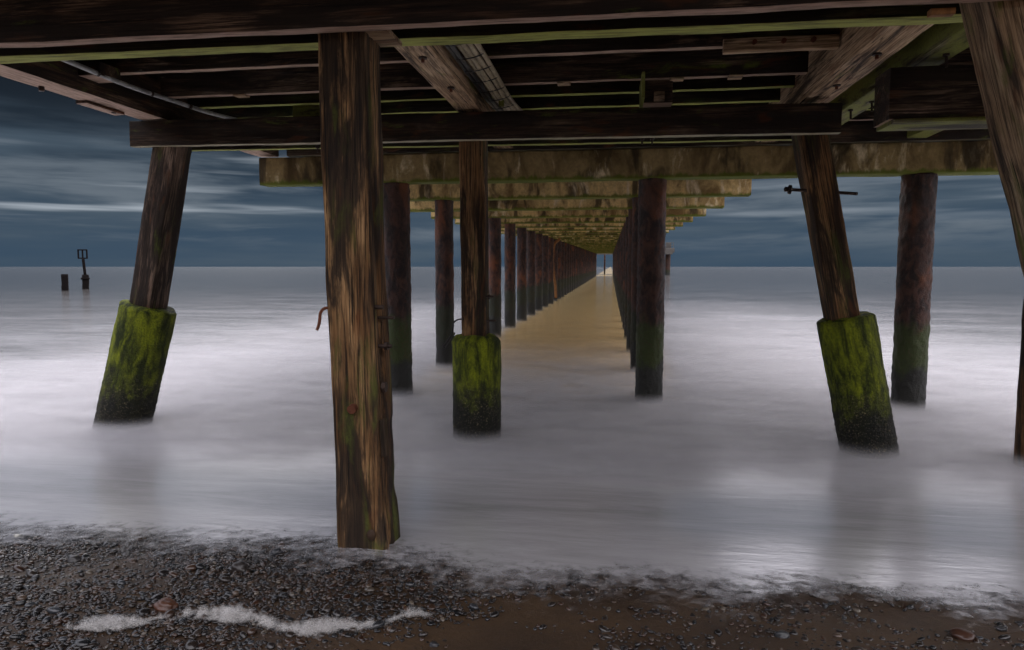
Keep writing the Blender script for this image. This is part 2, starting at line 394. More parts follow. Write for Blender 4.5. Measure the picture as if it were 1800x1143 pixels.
# thin veils of spray standing on the water, in which the pile feet sink
def mist_mat():
    m, t = mat('surf_mist'); p = t.new('ShaderNodeNewGeometry').outputs['Position']; px, py, pz = t.xyz(p)
    cov = t.new('ShaderNodeAttribute', attribute_name='cover').outputs['Fac']
    n = t.noise(t.map(p, (.8, 1.6, 3)), 1.6, 5, .6, .5)
    a = t.math('MULTIPLY', t.ramp(n, .30, .72, .35, 1.), cov)
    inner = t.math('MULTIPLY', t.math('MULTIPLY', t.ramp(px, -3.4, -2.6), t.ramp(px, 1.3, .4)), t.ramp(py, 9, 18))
    c = t.mix(inner, (.66, .65, .67), (.55, .41, .22))  # golden reflection tinted into the veils between the pile rows
    d = t.new('ShaderNodeBsdfDiffuse', {'Color': c}); tr = t.new('ShaderNodeBsdfTransparent')
    mx = t.new('ShaderNodeMixShader', {0: a, 1: tr.outputs[0], 2: d.outputs[0]})
    t.new('ShaderNodeOutputMaterial', {'Surface': mx.outputs[0]}); return m
NL = 12; mv = []; mf = []; mc = []; base = 0
mx_ = np.linspace(-13, 11, 80)
my_ = np.concatenate([np.linspace(3.2, 9, 64), np.linspace(9.3, 40, 50)])
Xg, Yg = np.meshgrid(mx_, my_); W = water_z(Xg, Yg)
nx, ny = len(mx_), len(my_)
ii = (np.arange(nx - 1)[None, :] + nx * np.arange(ny - 1)[:, None]).ravel()
for k in range(NL):
    hgt = (.010 + .012 * k) * (.15 + .85 * sm(3.6, 6.6, Yg))
    mv.append(np.stack([Xg.ravel(), Yg.ravel(), (W + hgt).ravel()], 1))
    mf.append(np.stack([ii, ii + 1, ii + 1 + nx, ii + nx], 1) + k * nx * ny)
    fade = sm(5.4, 7.0, Yg) * np.clip((1 / Yg - 1 / 40) / (1 / 11 - 1 / 40), 0, 1) * sm(-13, -5.5, Xg) * sm(11, 4.0, Xg) * (.34 * (1 - k / NL) ** 1.7 + .015)
    mc.append(fade.ravel())
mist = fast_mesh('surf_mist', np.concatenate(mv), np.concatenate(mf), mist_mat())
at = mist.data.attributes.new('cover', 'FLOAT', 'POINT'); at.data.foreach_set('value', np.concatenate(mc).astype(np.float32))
tag(mist, 'soft white veil of surf blurred over the water around the pile feet', 'sea mist', kind='stuff')

# ------------------------------------------------------------------ shingle
def ico(sub):
    bm = bmesh.new(); bmesh.ops.create_icosphere(bm, subdivisions=sub, radius=1)
    V = np.array([v.co[:] for v in bm.verts]); Fc = np.array([[v.index for v in f.verts] for f in bm.faces]); bm.free(); return V, Fc
def pebble_mat():
    m, t = mat('wet_pebble'); a = t.new('ShaderNodeAttribute', attribute_name='tint').outputs['Color']
    p = t.new('ShaderNodeNewGeometry').outputs['Position']
    n = t.noise(p, 120, 3, .6)
    c = t.mix(t.math('MULTIPLY', t.ramp(n, .4, .7), .4), a, (.02, .016, .014))
    return finish(m, t, c, .22, n, .25, .004, .6)
PEB = pebble_mat()
def pebbles(name, X, Y, S, lift):
    V0, F0 = ico(2); n = len(X); nv = len(V0)
    sx = S * rng.uniform(.8, 1.5, n); sy = S * rng.uniform(.7, 1.1, n); sz = S * rng.uniform(.38, .75, n); an = rng.uniform(0, math.pi, n)
    ex = rng.uniform(.75, 1.15, (n, nv, 1))
    P = V0[None] * (1 + (ex - .95) * .55)
    P = P * np.stack([sx, sy, sz], 1)[:, None, :]
    c, s = np.cos(an)[:, None], np.sin(an)[:, None]
    Q = np.stack([P[..., 0] * c - P[..., 1] * s, P[..., 0] * s + P[..., 1] * c, P[..., 2] + P[..., 0] * rng.uniform(-.35, .35, (n, 1))], 2)
    Q[..., 0] += X[:, None]; Q[..., 1] += Y[:, None]; Q[..., 2] += (beach_z(X, Y) + lift * sz)[:, None]
    Fc = (F0[None] + (np.arange(n) * nv)[:, None, None]).reshape(-1, 3)
    o = fast_mesh(name, Q.reshape(-1, 3), Fc, PEB)
    pal = np.array([[.020, .017, .017], [.036, .027, .022], [.065, .034, .021], [.016, .018, .021], [.10, .068, .048], [.050, .022, .012], [.045, .05, .058], [.16, .13, .10]])
    ci = .58 * pal[rng.choice(8, n, p=[.24, .22, .14, .16, .08, .08, .06, .02])] * rng.uniform(.6, 1.3, (n, 1))
    cc = np.concatenate([np.repeat(ci, nv, 0), np.ones((n * nv, 1))], 1)
    at = o.data.color_attributes.new('tint', 'FLOAT_COLOR', 'POINT'); at.data.foreach_set('color', cc.astype(np.float32).ravel())
    return o
def edge_x(y, w=.0): return -.78 + .35 * (y - 2.9) + .10 * np.sin(y * 7) + w
N = 32000
Y = rng.uniform(1.85, 4.4, N); X = rng.uniform(-4.2, -.3, N)
keep = (X < edge_x(Y) + rng.normal(0, .12, N)) & (X > -Y * 1.05 - .2) & (rng.uniform(size=N) < np.where(Y > 3.5, np.clip(1.1 - (Y - 3.5) * 1.4, .05, 1), 1))
X, Y = X[keep], Y[keep]; S = np.clip(rng.lognormal(-5.0, .45, len(X)), .003, .026)
o = pebbles('shingle', X, Y, S, .75); tag(o, 'bank of wet dark mixed pebbles filling the lower left of the beach', 'pebbles', kind='stuff')
N = 9000
Y = 2.2 + rng.beta(1.9, 2.2, N) * 1.9; X = rng.uniform(-1.3, 3.2, N)
cl = np.array([noise.noise(Vector((a * 1.5, b * 4.5, 4.))) + .6 * noise.noise(Vector((a * 5, b * 10, 9.))) for a, b in zip(X, Y)])
keep = (cl + rng.normal(0, .18, N) > .0 + .26 * (Y < 2.72)) & (X > edge_x(Y) - .1)
X, Y = X[keep], Y[keep]; S = np.clip(rng.lognormal(-5.0, .45, len(X)), .003, .020)
o = pebbles('scattered_grit', X, Y, S, .45); tag(o, 'small dark pebbles and grit scattered over the wet brown sand', 'pebbles', kind='stuff')

def px_ground(px, py, z):        # a point of the beach from where the photograph shows it
    th, ps = PITCH, YAW
    Fv = Vector((-math.sin(ps) * math.cos(th), math.cos(ps) * math.cos(th), -math.sin(th))); Rv = Vector((math.cos(ps), math.sin(ps), 0)); Uv = Rv.cross(Fv)
    r = Fv + Rv * (px - 900) / F_PX + Uv * (571.5 - py) / F_PX
    for _ in range(12):
        k = (z - CAM_H) / r.z; q = r * k; z = float(beach_z(np.array(q.x), np.array(q.y)))
    return q.x, q.y, z
def stone(px, py, wpx, label, c, flat=.5, asp=.8):
    x, y, z = px_ground(px, py, .3); s = wpx / F_PX * math.hypot(x, y) / 2
    V0, F0 = ico(4); sd = random.uniform(0, 99); V = []
    for v in V0:
        p = Vector(v); d = 1 + .22 * noise.noise(p * 1.3 + Vector((sd, 0, 0))) + .05 * noise.noise(p * 4 + Vector((sd, 2, 0)))
        V.append((p.x * s * d, p.y * s * asp * d, p.z * s * flat * d))
    m = simple('stone', c, .32, 0, .35, .5)
    o = mesh_obj('stone', V, F0.tolist(), m, None, Matrix.Translation((x, y, z + s * flat * .45)) @ Matrix.Rotation(random.uniform(-.4, .4), 4, 'Z'))
    tag(o, label, 'stone')
stone(292, 1070, 38, 'large rounded reddish brown stone just above the white foam line', (.085, .034, .018), .55)
stone(1693, 1122, 34, 'smooth reddish dark stone alone on the sand at lower right', (.055, .024, .015), .5)
stone(1375, 1120, 26, 'blocky dark grey stone on the sand, lower right of centre', (.035, .037, .040), .6)
stone(25, 952, 30, 'flat grey stone in the foam at the far left edge', (.10, .10, .11), .45)
stone(487, 976, 20, 'round black stone standing in the foam left of the big front post', (.025, .026, .030), .8)
stone(422, 1004, 32, 'dark lumpy stone where foam meets the pebble bank', (.030, .024, .022), .7)
stone(300, 892, 15, 'small dark stone farthest out in the water at left', (.05, .045, .045), .6)
stone(130, 987, 22, 'dark pointed stone in thin foam on the left', (.035, .032, .032), .6)
stone(202, 945, 16, 'small black stone in foam near the left leaning post', (.03, .03, .03), .7)
stone(954, 1036, 16, 'dark stone in the thin foam near the middle of the shore', (.035, .035, .038), .6)
stone(1044, 1031, 15, 'brownish dark stone in thin foam, right of the middle of the shore', (.055, .04, .032), .6)
stone(763, 1136, 18, 'black stone half sunk in bare sand at the bottom of the beach', (.022, .022, .024), .6)
stone(233, 990, 18, 'brownish stone lying beside the dark pointed stone in foam', (.07, .045, .035), .6)
stone(1760, 1108, 14, 'small black stone on the sand near the right edge', (.025, .025, .027), .6)

# fluffy line of foam left by the last wave, built up in thin shells
def foam_line():
    path = [(-120, 1152), (20, 1134), (100, 1120), (180, 1106), (250, 1098), (330, 1088), (380, 1082), (440, 1092), (480, 1106), (540, 1112), (600, 1106), (660, 1104), (735, 1086)]
    pts = [px_ground(a, b, .35)[:2] for a, b in path]
    xs = np.linspace(-2.95, -.6, 340); ys = np.linspace(2.30, 3.1, 130); Xg, Yg = np.meshgrid(xs, ys)
    px_ = np.array([p[0] for p in pts]); py_ = np.array([p[1] for p in pts])
    yc = np.interp(Xg, px_, py_); rel = Yg - yc
    wdt = .055 + .035 * (fbm(Xg * 0 + Xg, Yg * 0, 5, 3.))
    wob = .5 * fbm(Xg, Yg, 11, 6.) * .12 + .25 * fbm(Xg, Yg, 13, 18.) * .12
    prof = np.exp(-((rel + wob) / np.maximum(wdt, .02)) ** 2) * sm(-2.95, -2.8, Xg) * sm(-.72, -.86, Xg)
    prof = prof * np.clip(.66 + 1.0 * fbm(Xg, Yg, 21, 5.) + .5 * fbm(Xg, Yg, 27, 26.), 0, 1.1)
    B = beach_z(Xg, Yg); nl = 10; nx, ny = len(xs), len(ys); VV, FF, CC = [], [], []
    ii = (np.arange(nx - 1)[None, :] + nx * np.arange(ny - 1)[:, None]).ravel()
    for k in range(nl):
        lv = (k + .5) / nl
        VV.append(np.stack([Xg.ravel(), Yg.ravel(), (B + .012 + .045 * lv * np.clip(prof * 1.5, .2, 1)).ravel()], 1))
        c = np.clip((prof - .06 - lv * .8) * 2.4, 0, 1).ravel(); CC.append(c)
        f = np.stack([ii, ii + 1, ii + 1 + nx, ii + nx], 1); FF.append(f[c[ii] > .002] + k * nx * ny)
    m, t = mat('sea_foam'); p = t.new('ShaderNodeNewGeometry').outputs['Position']
    cov = t.new('ShaderNodeAttribute', attribute_name='cover').outputs['Fac']
    n = t.noise(p, 170, 3, .6)
    a = t.math('MULTIPLY', cov, t.ramp(n, .36, .66, 0, .42))
    d = t.new('ShaderNodeBsdfDiffuse', {'Color': (.74, .72, .70, 1)}); tr = t.new('ShaderNodeBsdfTransparent')
    mx = t.new('ShaderNodeMixShader', {0: a, 1: tr.outputs[0], 2: d.outputs[0]}); t.new('ShaderNodeOutputMaterial', {'Surface': mx.outputs[0]})
    o = fast_mesh('sea_foam', np.concatenate(VV), np.concatenate(FF), m)
    at = o.data.attributes.new('cover', 'FLOAT', 'POINT'); at.data.foreach_set('value', np.concatenate(CC).astype(np.float32))
    tag(o, 'wavy line of fluffy white foam lying across the pebbles', 'foam', kind='stuff')
foam_line()

# ------------------------------------------------------------------ front trestle (two big timber posts clamped by two planks)
front = thing('timber_trestle', 'nearest timber trestle, with the massive cracked upright post at left and a clamped overhead beam', 'trestle', (0, 3.8, 0))
xbeam('clamp_beam', -6.2, 3.4, 3.585, 3.672, 3.145, 3.52, T_RED, front, dz=-.03, amp=.006)['label'] = 'near clamp beam with light painted on its pinkish bare underside'
xbeam('clamp_beam', -6.2, 3.4, 3.975, 4.115, 3.205, 3.56, T_ALGAE, front, dz=-.045, amp=.006)['label'] = 'rear clamp beam with light painted on its green algae underside'
def big_post():
    """irregular hewn pile: front face about 0.28 wide, deep split down its right side"""
    def cx(z): return -1.413 - .0245 * (z - .18) - .012 * math.sin(max(0, z) * 1.0)
    prof = []
    W2, D2 = .138, .140
    sec = section(2 * W2, 2 * D2, .020, 9); n = len(sec); nz = 190; V = []; Fc = []
    for i in range(nz + 1):
        z = -.25 + (3.60 + .25) * i / nz
        c = cx(z); tp = 1 + .02 * math.sin(z * 1.7 + 1)
        for (u, v) in sec:
            uu, vv = u * tp, v * tp
            # right-front corner is split: a groove down the right face
            p = Vector((uu * 7, vv * 7, z * 1.4)); q = Vector((uu * 22, vv * 22, z * 2.2))
            d = .010 * noise.noise(p) + .006 * noise.noise(q) + .003 * noise.noise(q * 2.3)
            g = 0.
            if uu > W2 * .8:                       # right face
                g = -.026 * math.exp(-((vv + .035 + .02 * math.sin(z * 3)) / .016) ** 2) * (1 if z < 3.0 else .4)
                if z < .95: g -= .020 * max(0, noise.noise(Vector((vv * 9, z * 5, 3)))) 
            if vv < -D2 * .8:                      # front face: long shakes
                w = noise.noise(Vector((uu * 30, z * .9, 7)))
                g = -.012 * max(0, w - .15) / .5
                g -= .018 * math.exp(-((uu + .012 * math.sin(z * 2.5) - .02) / .010) ** 2) * sm_(.6, 1.4, z)
            rr = math.hypot(uu, vv)
            flare = .018 * sm_(.55, .1, z) * (1 if uu > 0 else .2)
            uo = uu + uu / rr * (d + flare) + (g if uu > W2 * .8 else 0)
            vo = vv + vv / rr * d - (g if vv < -D2 * .8 else 0)
            V.append((z, vo, -(uo) ))
    # local X = up
        # (positions shifted below)
    return sec, nz, V, cx
def sm_(a, b, v):
    t = min(1, max(0, (v - a) / (b - a))); return t * t * (3 - 2 * t)
sec, nz, V, cxf = big_post()
n = len(sec); VV = []
for k, (zz, vo, mu) in enumerate(V): VV.append((zz, vo, mu - cxf(zz) + cxf(1.5)))
Fc = []
for i in range(nz):
    for j in range(n):
        j2 = (j + 1) % n; Fc.append((i * n + j, (i + 1) * n + j, (i + 1) * n + j2, i * n + j2))
Fc.append(tuple(range(n))); Fc.append(tuple(nz * n + j for j in range(n - 1, -1, -1)))
# local axes: X up, Y = world Y, Z = -world X
M = Matrix(((0, 0, -1, cxf(1.5)), (0, 1, 0, 3.823), (1, 0, 0, 0), (0, 0, 0, 1)))
T_BIG = timber('timber_big_post', (.018, .009, .004), (.17, .085, .032), (.66, .40, .19), .20, (.075, .085, .014), .8, 1.1)
bp = mesh_obj('post', VV, Fc, T_BIG, front, M); bp['label'] = 'massive split timber post'
def bolt(p, d, r, L, parent, head=True, m=STEEL):
    p = Vector(p); d = Vector(d).normalized()
    bm_ = rod('bolt', p - d * .05, p + d * L, r, m, None, 10, 2)
    if head:
        h = rod('nut', p + d * (L * .45), p + d * (L * .45 + r * 1.5), r * 2.1, m, None, 6, 1)
        sub(bm_, parent); 
        h.parent = parent; h.matrix_parent_inverse = bm_.matrix_parent_inverse.copy()
    else: sub(bm_, parent)
    return bm_
bolt((-1.310, 3.80, 1.565), (1, 0, 0), .010, .075, bp, False)
b = bolt((-1.315, 3.76, 1.405), (1, 0, 0), .012, .075, bp)
bolt((-1.315, 3.76, 1.165), (1, 0, 0), .015, .035, bp)
bolt((-1.310, 3.74, 1.49 + .14), (1, 0, 0), .014, .03, bp, False)
bb = rod('bolt', (-1.45, 3.70, 1.055), (-1.45, 3.655, 1.05), .026, RUSTY, None, 12, 2); sub(bb, bp)
hk = tube('hook', [(-1.57, 3.70, 1.62), (-1.605, 3.69, 1.625), (-1.632, 3.685, 1.60), (-1.64, 3.68, 1.54), (-1.655, 3.68, 1.50)], .009, RUSTY); sub(hk, bp)
sp = beam('wood_splinter', (-1.285, 3.72, .985), (-1.275, 3.72, .775), .055, .030, T_BIG, None, 12, .008, .004, up=(1, 0, 0)); sub(sp, bp)
# knot low on the front face
kv, kf = ico(3); kn = mesh_obj('knot', [(v[0] * .028, v[1] * .014, v[2] * .034 * (1 + .2 * v[0])) for v in kv], kf.tolist(), simple('knot_wood', (.045, .022, .009), .7, 0, .8), None, Matrix.Translation((-1.352, 3.672, .315))); sub(kn, bp)
# right leaning post of the front trestle
lp = beam('post', (1.80, 3.83, 3.62), (2.80, 3.83, .05), .28, .30, T_RAKE, front, 60, .010, .022, up=(0, 1, 0)); lp['label'] = 'leaning post, spreading outward'

# ------------------------------------------------------------------ second trestle (three posts on mossy concrete feet)
second = thing('timber_trestle', 'second timber trestle, whose three posts stand in round mossy concrete feet', 'trestle', (0, 7.1, 0))
xbeam('clamp_beam', -5.24, 2.14, 6.96, 7.06, 3.175, 3.452, T_DARK, second, dz=-.05, amp=.006)
xbeam('clamp_beam', -5.0, 2.14, 7.34, 7.42, 3.185, 3.452, T_ALGAE, second, dz=-.05, amp=.005)
def lathe_sleeve(name, a, b, r, sh, parent, dome=.06):
    """round concrete foot from a (bottom) to b (top) with a sloping shoulder"""
    Mx, L = frame(a, b); V = []; Fc = []; n = 72; ns = 90; s = random.uniform(0, 50)
    prof = [(L * i / ns, r) for i in range(ns + 1)] + [(L + dome * .5, r * .93), (L + dome * .85, r * .80), (L + dome, r * .60), (L + dome * 1.05, r * .3)]
    for (x, rr) in prof:
        for k in range(n):
            a_ = 2 * math.pi * k / n; cy, cz = math.cos(a_) * rr, math.sin(a_) * rr
            p = Vector((x * 3 + s, cy * 5, cz * 5)); low = sm_(.75, .45, x / L)
            d = .010 * noise.noise(p) + .004 * noise.noise(p * 4) + (.010 * low + .003) * noise.noise(Vector((x * 34 + s, cy * 34, cz * 34)))
            V.append((x, cy * (1 + d / r), cz * (1 + d / r)))
            if x > L - .03: V[-1] = (x + .022 * noise.noise(Vector((cy * 9, cz * 9, s))), V[-1][1], V[-1][2])
    m_ = len(prof)
    for i in range(m_ - 1):
        for k in range(n):
            k2 = (k + 1) % n; Fc.append((i * n + k, i * n + k2, (i + 1) * n + k2, (i + 1) * n + k))
    Fc.append(tuple(range(n - 1, -1, -1))); Fc.append(tuple((m_ - 1) * n + k for k in range(n)))
    return mesh_obj(name, V, Fc, SLEEVE, parent, Mx)
# left, leaning outward
pl = beam('post', (-4.85, 7.2, 3.40), (-5.37, 7.2, 1.0), .30, .36, T_LEAN, second, 40, .008, .07, up=(0, 1, 0)); pl['label'] = 'left post, leaning outward'
fs = lathe_sleeve('concrete_foot', (-5.83, 7.2, -.50), (-5.285, 7.2, 1.375), .300, 0, None, .05); sub(fs, pl)
# middle, upright
pm = beam('post', (-1.45, 7.2, 3.44), (-1.432, 7.2, .8), .27, .235, T_POST, second, 40, .007, .03, up=(0, 1, 0)); pm['label'] = 'upright middle post'
fs = lathe_sleeve('concrete_foot', (-1.418, 7.2, -.50), (-1.428, 7.2, 1.06), .262, 0, None, .075); sub(fs, pm)
# right, leaning outward
pr = beam('post', (1.87, 7.2, 3.40), (2.36, 7.2, 1.0), .28, .31, T_POST, second, 40, .008, .04, up=(0, 1, 0)); pr['label'] = 'right post, leaning outward'
fs = lathe_sleeve('concrete_foot', (2.70, 7.2, -.45), (2.325, 7.2, 1.345), .265, 0, None, .03); sub(fs, pr)
rd = rod('bolt', (1.68, 7.12, 2.62), (2.36, 7.12, 2.565), .016, STEEL, None, 10, 4); sub(rd, pr)
rd = rod('nut', (1.72, 7.12, 2.617), (1.745, 7.12, 2.615), .045, STEEL, None, 8, 1); sub(rd, pr)
rd = rod('nut', (1.685, 7.12, 2.62), (1.72, 7.12, 2.617), .026, STEEL, None, 6, 1); sub(rd, pr)
for z_, L_ in ((1.545, .10), (1.29, .13)):
    rd = rod('bolt', (-1.34, 7.12, z_), (-1.30 + L_ * .8, 7.12, z_), .010, STEEL, None, 8, 2); sub(rd, pm)
rd = rod('nut', (-1.285, 7.12, 1.545), (-1.262, 7.12, 1.545), .028, STEEL, None, 6, 1); sub(rd, pm)
hw = tube('wire_hook', [(-1.54, 7.08, 1.305), (-1.60, 7.06, 1.30), (-1.645, 7.05, 1.26), (-1.655, 7.05, 1.19), (-1.67, 7.04, 1.13), (-1.735, 7.03, 1.04), (-1.75, 7.03, 1.01), (-1.725, 7.03, 1.0), (-1.68, 7.04, 1.07), (-1.64, 7.05, 1.14), (-1.632, 7.05, 1.165)], .008, WIRE); sub(hw, pm)
# outermost post at the frame's right edge
po = loft('post', (3.985, 6.9, 3.44), (3.985, 6.9, -.4), circle(.19, 28), T_POST, second, 50, .010, 6.); po['label'] = 'outermost right post, upright and dark'
# bolts hanging below the beam
for bx_ in (-3.18, -3.03, .30, .40):
    bl = rod('bolt', (bx_, 7.2, 3.26), (bx_, 7.2, 3.10), .009, STEEL, second, 8, 2)
    nt = rod('nut', (bx_, 7.2, 3.165), (bx_, 7.2, 3.145), .024, STEEL, None, 6, 1); sub(nt, bl)

# ------------------------------------------------------------------ deck framing over the two trestles
deck = thing('pier_deck', 'dark timber deck of the pier seen from below, carried on its joists and long bearers', 'pier deck', (0, 6, 3.5))
def bearer(x0, x1, y0, y1, z0, z1, m, label=None, amp=.007):
    o = beam('bearer', ((x0 + x1) / 2, y0, (z0 + z1) / 2), ((x0 + x1) / 2, y1, (z0 + z1) / 2), x1 - x0, z1 - z0, m, deck, amp=amp, bev=.014)
    if label: o['label'] = label
    return o
b1 = bearer(-5.13, -4.84, 4.13, 9.6, 3.465, 3.86, T_RED, 'outer bearer with reddish underside along the open left side')
b2 = bearer(-1.60, -1.335, 4.13, 9.6, 3.465, 3.86, T_PALE, 'pale brown bearer with rusty bolt holes, mid span')
b3 = bearer(1.82, 2.115, 4.13, 9.6, 3.465, 3.95, T_PALE, 'broad pale bearer over the right trestle post')
b4 = bearer(2.35, 2.60, 4.13, 9.6, 3.47, 3.90, T_GREEN, 'green bearer studded with hanging bolts')
b5 = bearer(3.66, 3.90, 4.13, 9.6, 3.47, 3.90, T_GREEN)
JY = [4.45, 5.18, 6.06, 6.955, 7.43, 8.02, 8.6, 9.15]
for k, y_ in enumerate(JY):
    o = xbeam('joist', -5.05, 6.2, y_, y_ + .085, 3.70 - (.004 * k), 3.945, T_ALGAE if k in (4, 5, 6) else T_JOIST, deck, amp=.006)
# boards above everything, each pane of planking as one sheet of planks over the near bay
def boards(y0, y1, x0, x1, z, name='deck_boards', step=.155, z1=None, par=None):
    V, Fc = [], []; y_ = y0; zz1 = z if z1 is None else z1
    while y_ < y1:
        a, b_ = y_, y_ + step - .006; za = z + (zz1 - z) * (y_ - y0) / (y1 - y0); k = len(V)
        for zt in (0, .05):
            V += [(x0, a, za + zt), (x1, a, za + zt), (x1, b_, za + zt), (x0, b_, za + zt)]
        Fc += [(k, k + 3, k + 2, k + 1), (k + 4, k + 5, k + 6, k + 7), (k, k + 1, k + 5, k + 4), (k + 1, k + 2, k + 6, k + 5), (k + 2, k + 3, k + 7, k + 6), (k + 3, k, k + 4, k + 7)]
        y_ += step
    return mesh_obj(name, V, Fc, BOARD, deck, None, False)
xbeam('gap_filler_beam', -4.6, 5.95, 9.36, 9.48, 3.435, 3.70, T_DARK, deck, amp=.005)  # added beam filling the gap, standing for the dark deck framing beyond
boards(1.6, 9.9, -5.3, 6.3, 3.96)
# solid membrane of paving above the boards keeps daylight out
mesh_obj('paving_layer', [(x_, y_, z_) for z_ in (4.02, 4.12) for (x_, y_) in ((-5.3, 1.6), (6.3, 1.6), (6.3, 9.9), (-5.3, 9.9))], [(0, 3, 2, 1), (4, 5, 6, 7), (0, 1, 5, 4), (1, 2, 6, 5), (2, 3, 7, 6), (3, 0, 4, 7)], BOARD, deck, None, False)
# hanging bolts, bolt holes, cleats, box beam
for (x_, y_, L_) in ((2.50, 5.75, .10), (2.47, 6.6, .09), (2.50, 7.25, .10), (2.42, 7.6, .10), (2.46, 8.4, .10), (2.53, 8.8, .10)):
    o = rod('bolt', (x_, y_, 3.50), (x_ + .005, y_, 3.47 - L_), .011, STEEL, None, 8, 2); sub(o, b4)
    o = rod('nut', (x_, y_, 3.469), (x_, y_, 3.452), .026, STEEL, None, 6, 1); sub(o, b4)
for (bo, x_, y_) in ((b2, -1.45, 5.25), (b2, -1.44, 6.15), (b3, 1.97, 5.65), (b3, 1.96, 6.55), (b3, 1.98, 7.3)):
    o = rod('bolt_hole', (x_, y_, 3.50), (x_, y_, 3.452), .034, STEEL, None, 12, 1); sub(o, bo)
    o = rod('bolt', (x_, y_, 3.50), (x_, y_, 3.425), .014, RUSTY, None, 8, 1); sub(o, bo)
for y_ in (5.6, 6.5, 7.12):
    o = rod('nut', (-5.06, y_, 3.48), (-5.06, y_, 3.425), .024, STEEL, None, 8, 1); sub(o, b1)
sl = beam('splice_board', (-5.09, 6.1, 3.45), (-5.09, 6.62, 3.448), .12, .03, T_RED, None, 8, .003, .005); sub(sl, b1)
cl_ = xbeam('cleat', .90, 1.80, 5.995, 6.055, 3.62, 3.735, T_PALE, deck, amp=.004); cl_['label'] = 'bolted pale cleat on the joist'
for x_ in (1.14, 1.37, 1.60):
    o = rod('bolt', (x_, 6.0, 3.69), (x_, 5.965, 3.69), .020, RUSTY, None, 8, 1); sub(o, cl_)
bxm = xbeam('box_beam', 2.13, 6.0, 5.80, 6.12, 3.005, 3.40, T_JOIST, deck, amp=.006); bxm['label'] = 'short deep beam hung under the right side'
gb = xbeam('lit_underside_strip', 2.16, 6.0, 5.78, 6.14, 2.972, 3.004, T_GREEN, None, amp=.004); sub(gb, bxm)  # added green strip standing for the lit underside of the box beam
hb = xbeam('hanger_block', .30, .58, 7.02, 7.30, 3.47, 3.69, T_JOIST, deck, amp=.006); hb['label'] = 'hanging block with a rusty end'
he = xbeam('rusty_end', .40, .50, 6.985, 7.02, 3.48, 3.57, T_PALE, None, amp=.003); sub(he, hb)
hp = beam('side_board', (.285, 6.75, 3.58), (.285, 7.33, 3.58), .03, .24, T_GREEN, None, 6, .003, .004); sub(hp, hb)
hb = xbeam('hanger_block', -3.62, -3.30, 7.55, 7.80, 3.50, 3.72, T_GREEN, deck, amp=.006)
xbeam('hanger_block', -4.84, -4.62, 5.78, 6.05, 3.60, 3.72, T_RED, deck, amp=.006)
for x_ in (-4.0, -2.6, -.55, .55, 1.1):
    o = xbeam('packing_chip', x_, x_ + .13, 6.94, 7.06, 3.672, 3.69, T_PALE, deck, amp=.003, bev=.004)
xbeam('packing_chip', 1.52, 1.63, 3.675, 3.72, 3.075, 3.105, ORANGE, deck, amp=.003, bev=.004)['label'] = 'orange wood wedge'
xbeam('packing_chip', -1.62, -1.22, 3.70, 3.972, 3.14, 3.165, T_PALE, deck, amp=.003, bev=.004)

# ------------------------------------------------------------------ services clipped under the deck
cpt = [(-4.70, 4.9, 3.66), (-4.655, 5.5, 3.625), (-4.63, 6.2, 3.60), (-4.60, 6.9, 3.61), (-4.54, 7.3, 3.60), (-4.46, 7.6, 3.60), (-4.38, 7.95, 3.60)]
cdt = thing('conduit', 'thin pale grey conduit running along the left bearer under the deck', 'conduit', cpt[0])
cp = tube('pipe', cpt, .022, GREYP, cdt, 12)
for a_, b_ in ((2, 3), (1, 2), (3, 4)):
    pa, pb = Vector(cpt[a_]), Vector(cpt[b_]); d_ = (pb - pa).normalized()
    q_ = pa * .6 + pb * .4; o = rod('clip', q_ - d_ * .012, q_ + d_ * .012, .029, STEEL, cdt, 12, 1)
cab = thing('cable_bundle', 'bundle of beige and black cables strapped under the deck beside the middle bearer', 'cables', (-1.2, 4.5, 3.6))
for k, (x_, z_, m_, r_) in enumerate(((-1.265, 3.56, BLACKP, .017), (-1.222, 3.555, BLACKP, .019), (-1.180, 3.575, BEIGEP, .021), (-1.136, 3.565, BEIGEP, .021), (-1.092, 3.575, BEIGEP, .021), (-1.050, 3.59, BEIGEP, .021))):
    pts = [(x_, 4.3, z_ + .02)] + [(x_ + random.uniform(-.004, .004), y_, z_ + random.uniform(-.004, .004)) for y_ in (5, 5.7, 6.4, 7.0)] + [(x_ + .02, 7.5, z_), (x_ + .06, 8.2, z_ + .02), (x_ + .10, 9.2, z_ + .04)]
    o = tube('cable', pts, r_, m_, cab, 10); o['label'] = 'black cable' if m_ is BLACKP else 'beige cable'
for y_ in (4.9, 5.25, 5.6, 5.95, 6.3, 6.65, 7.0, 7.35):
    tube('strap', [(-1.285, y_, 3.585), (-1.262, y_ - .01, 3.537), (-1.15, y_ - .02, 3.540), (-1.05, y_ - .03, 3.563), (-1.028, y_, 3.60)], .0045, BLACKP, cab, 6, 4)
beam('bracket', (-1.13, 7.08, 3.50), (-1.13, 7.08, 3.80), .05, .05, T_GREEN, cab, 5, .003, .005)

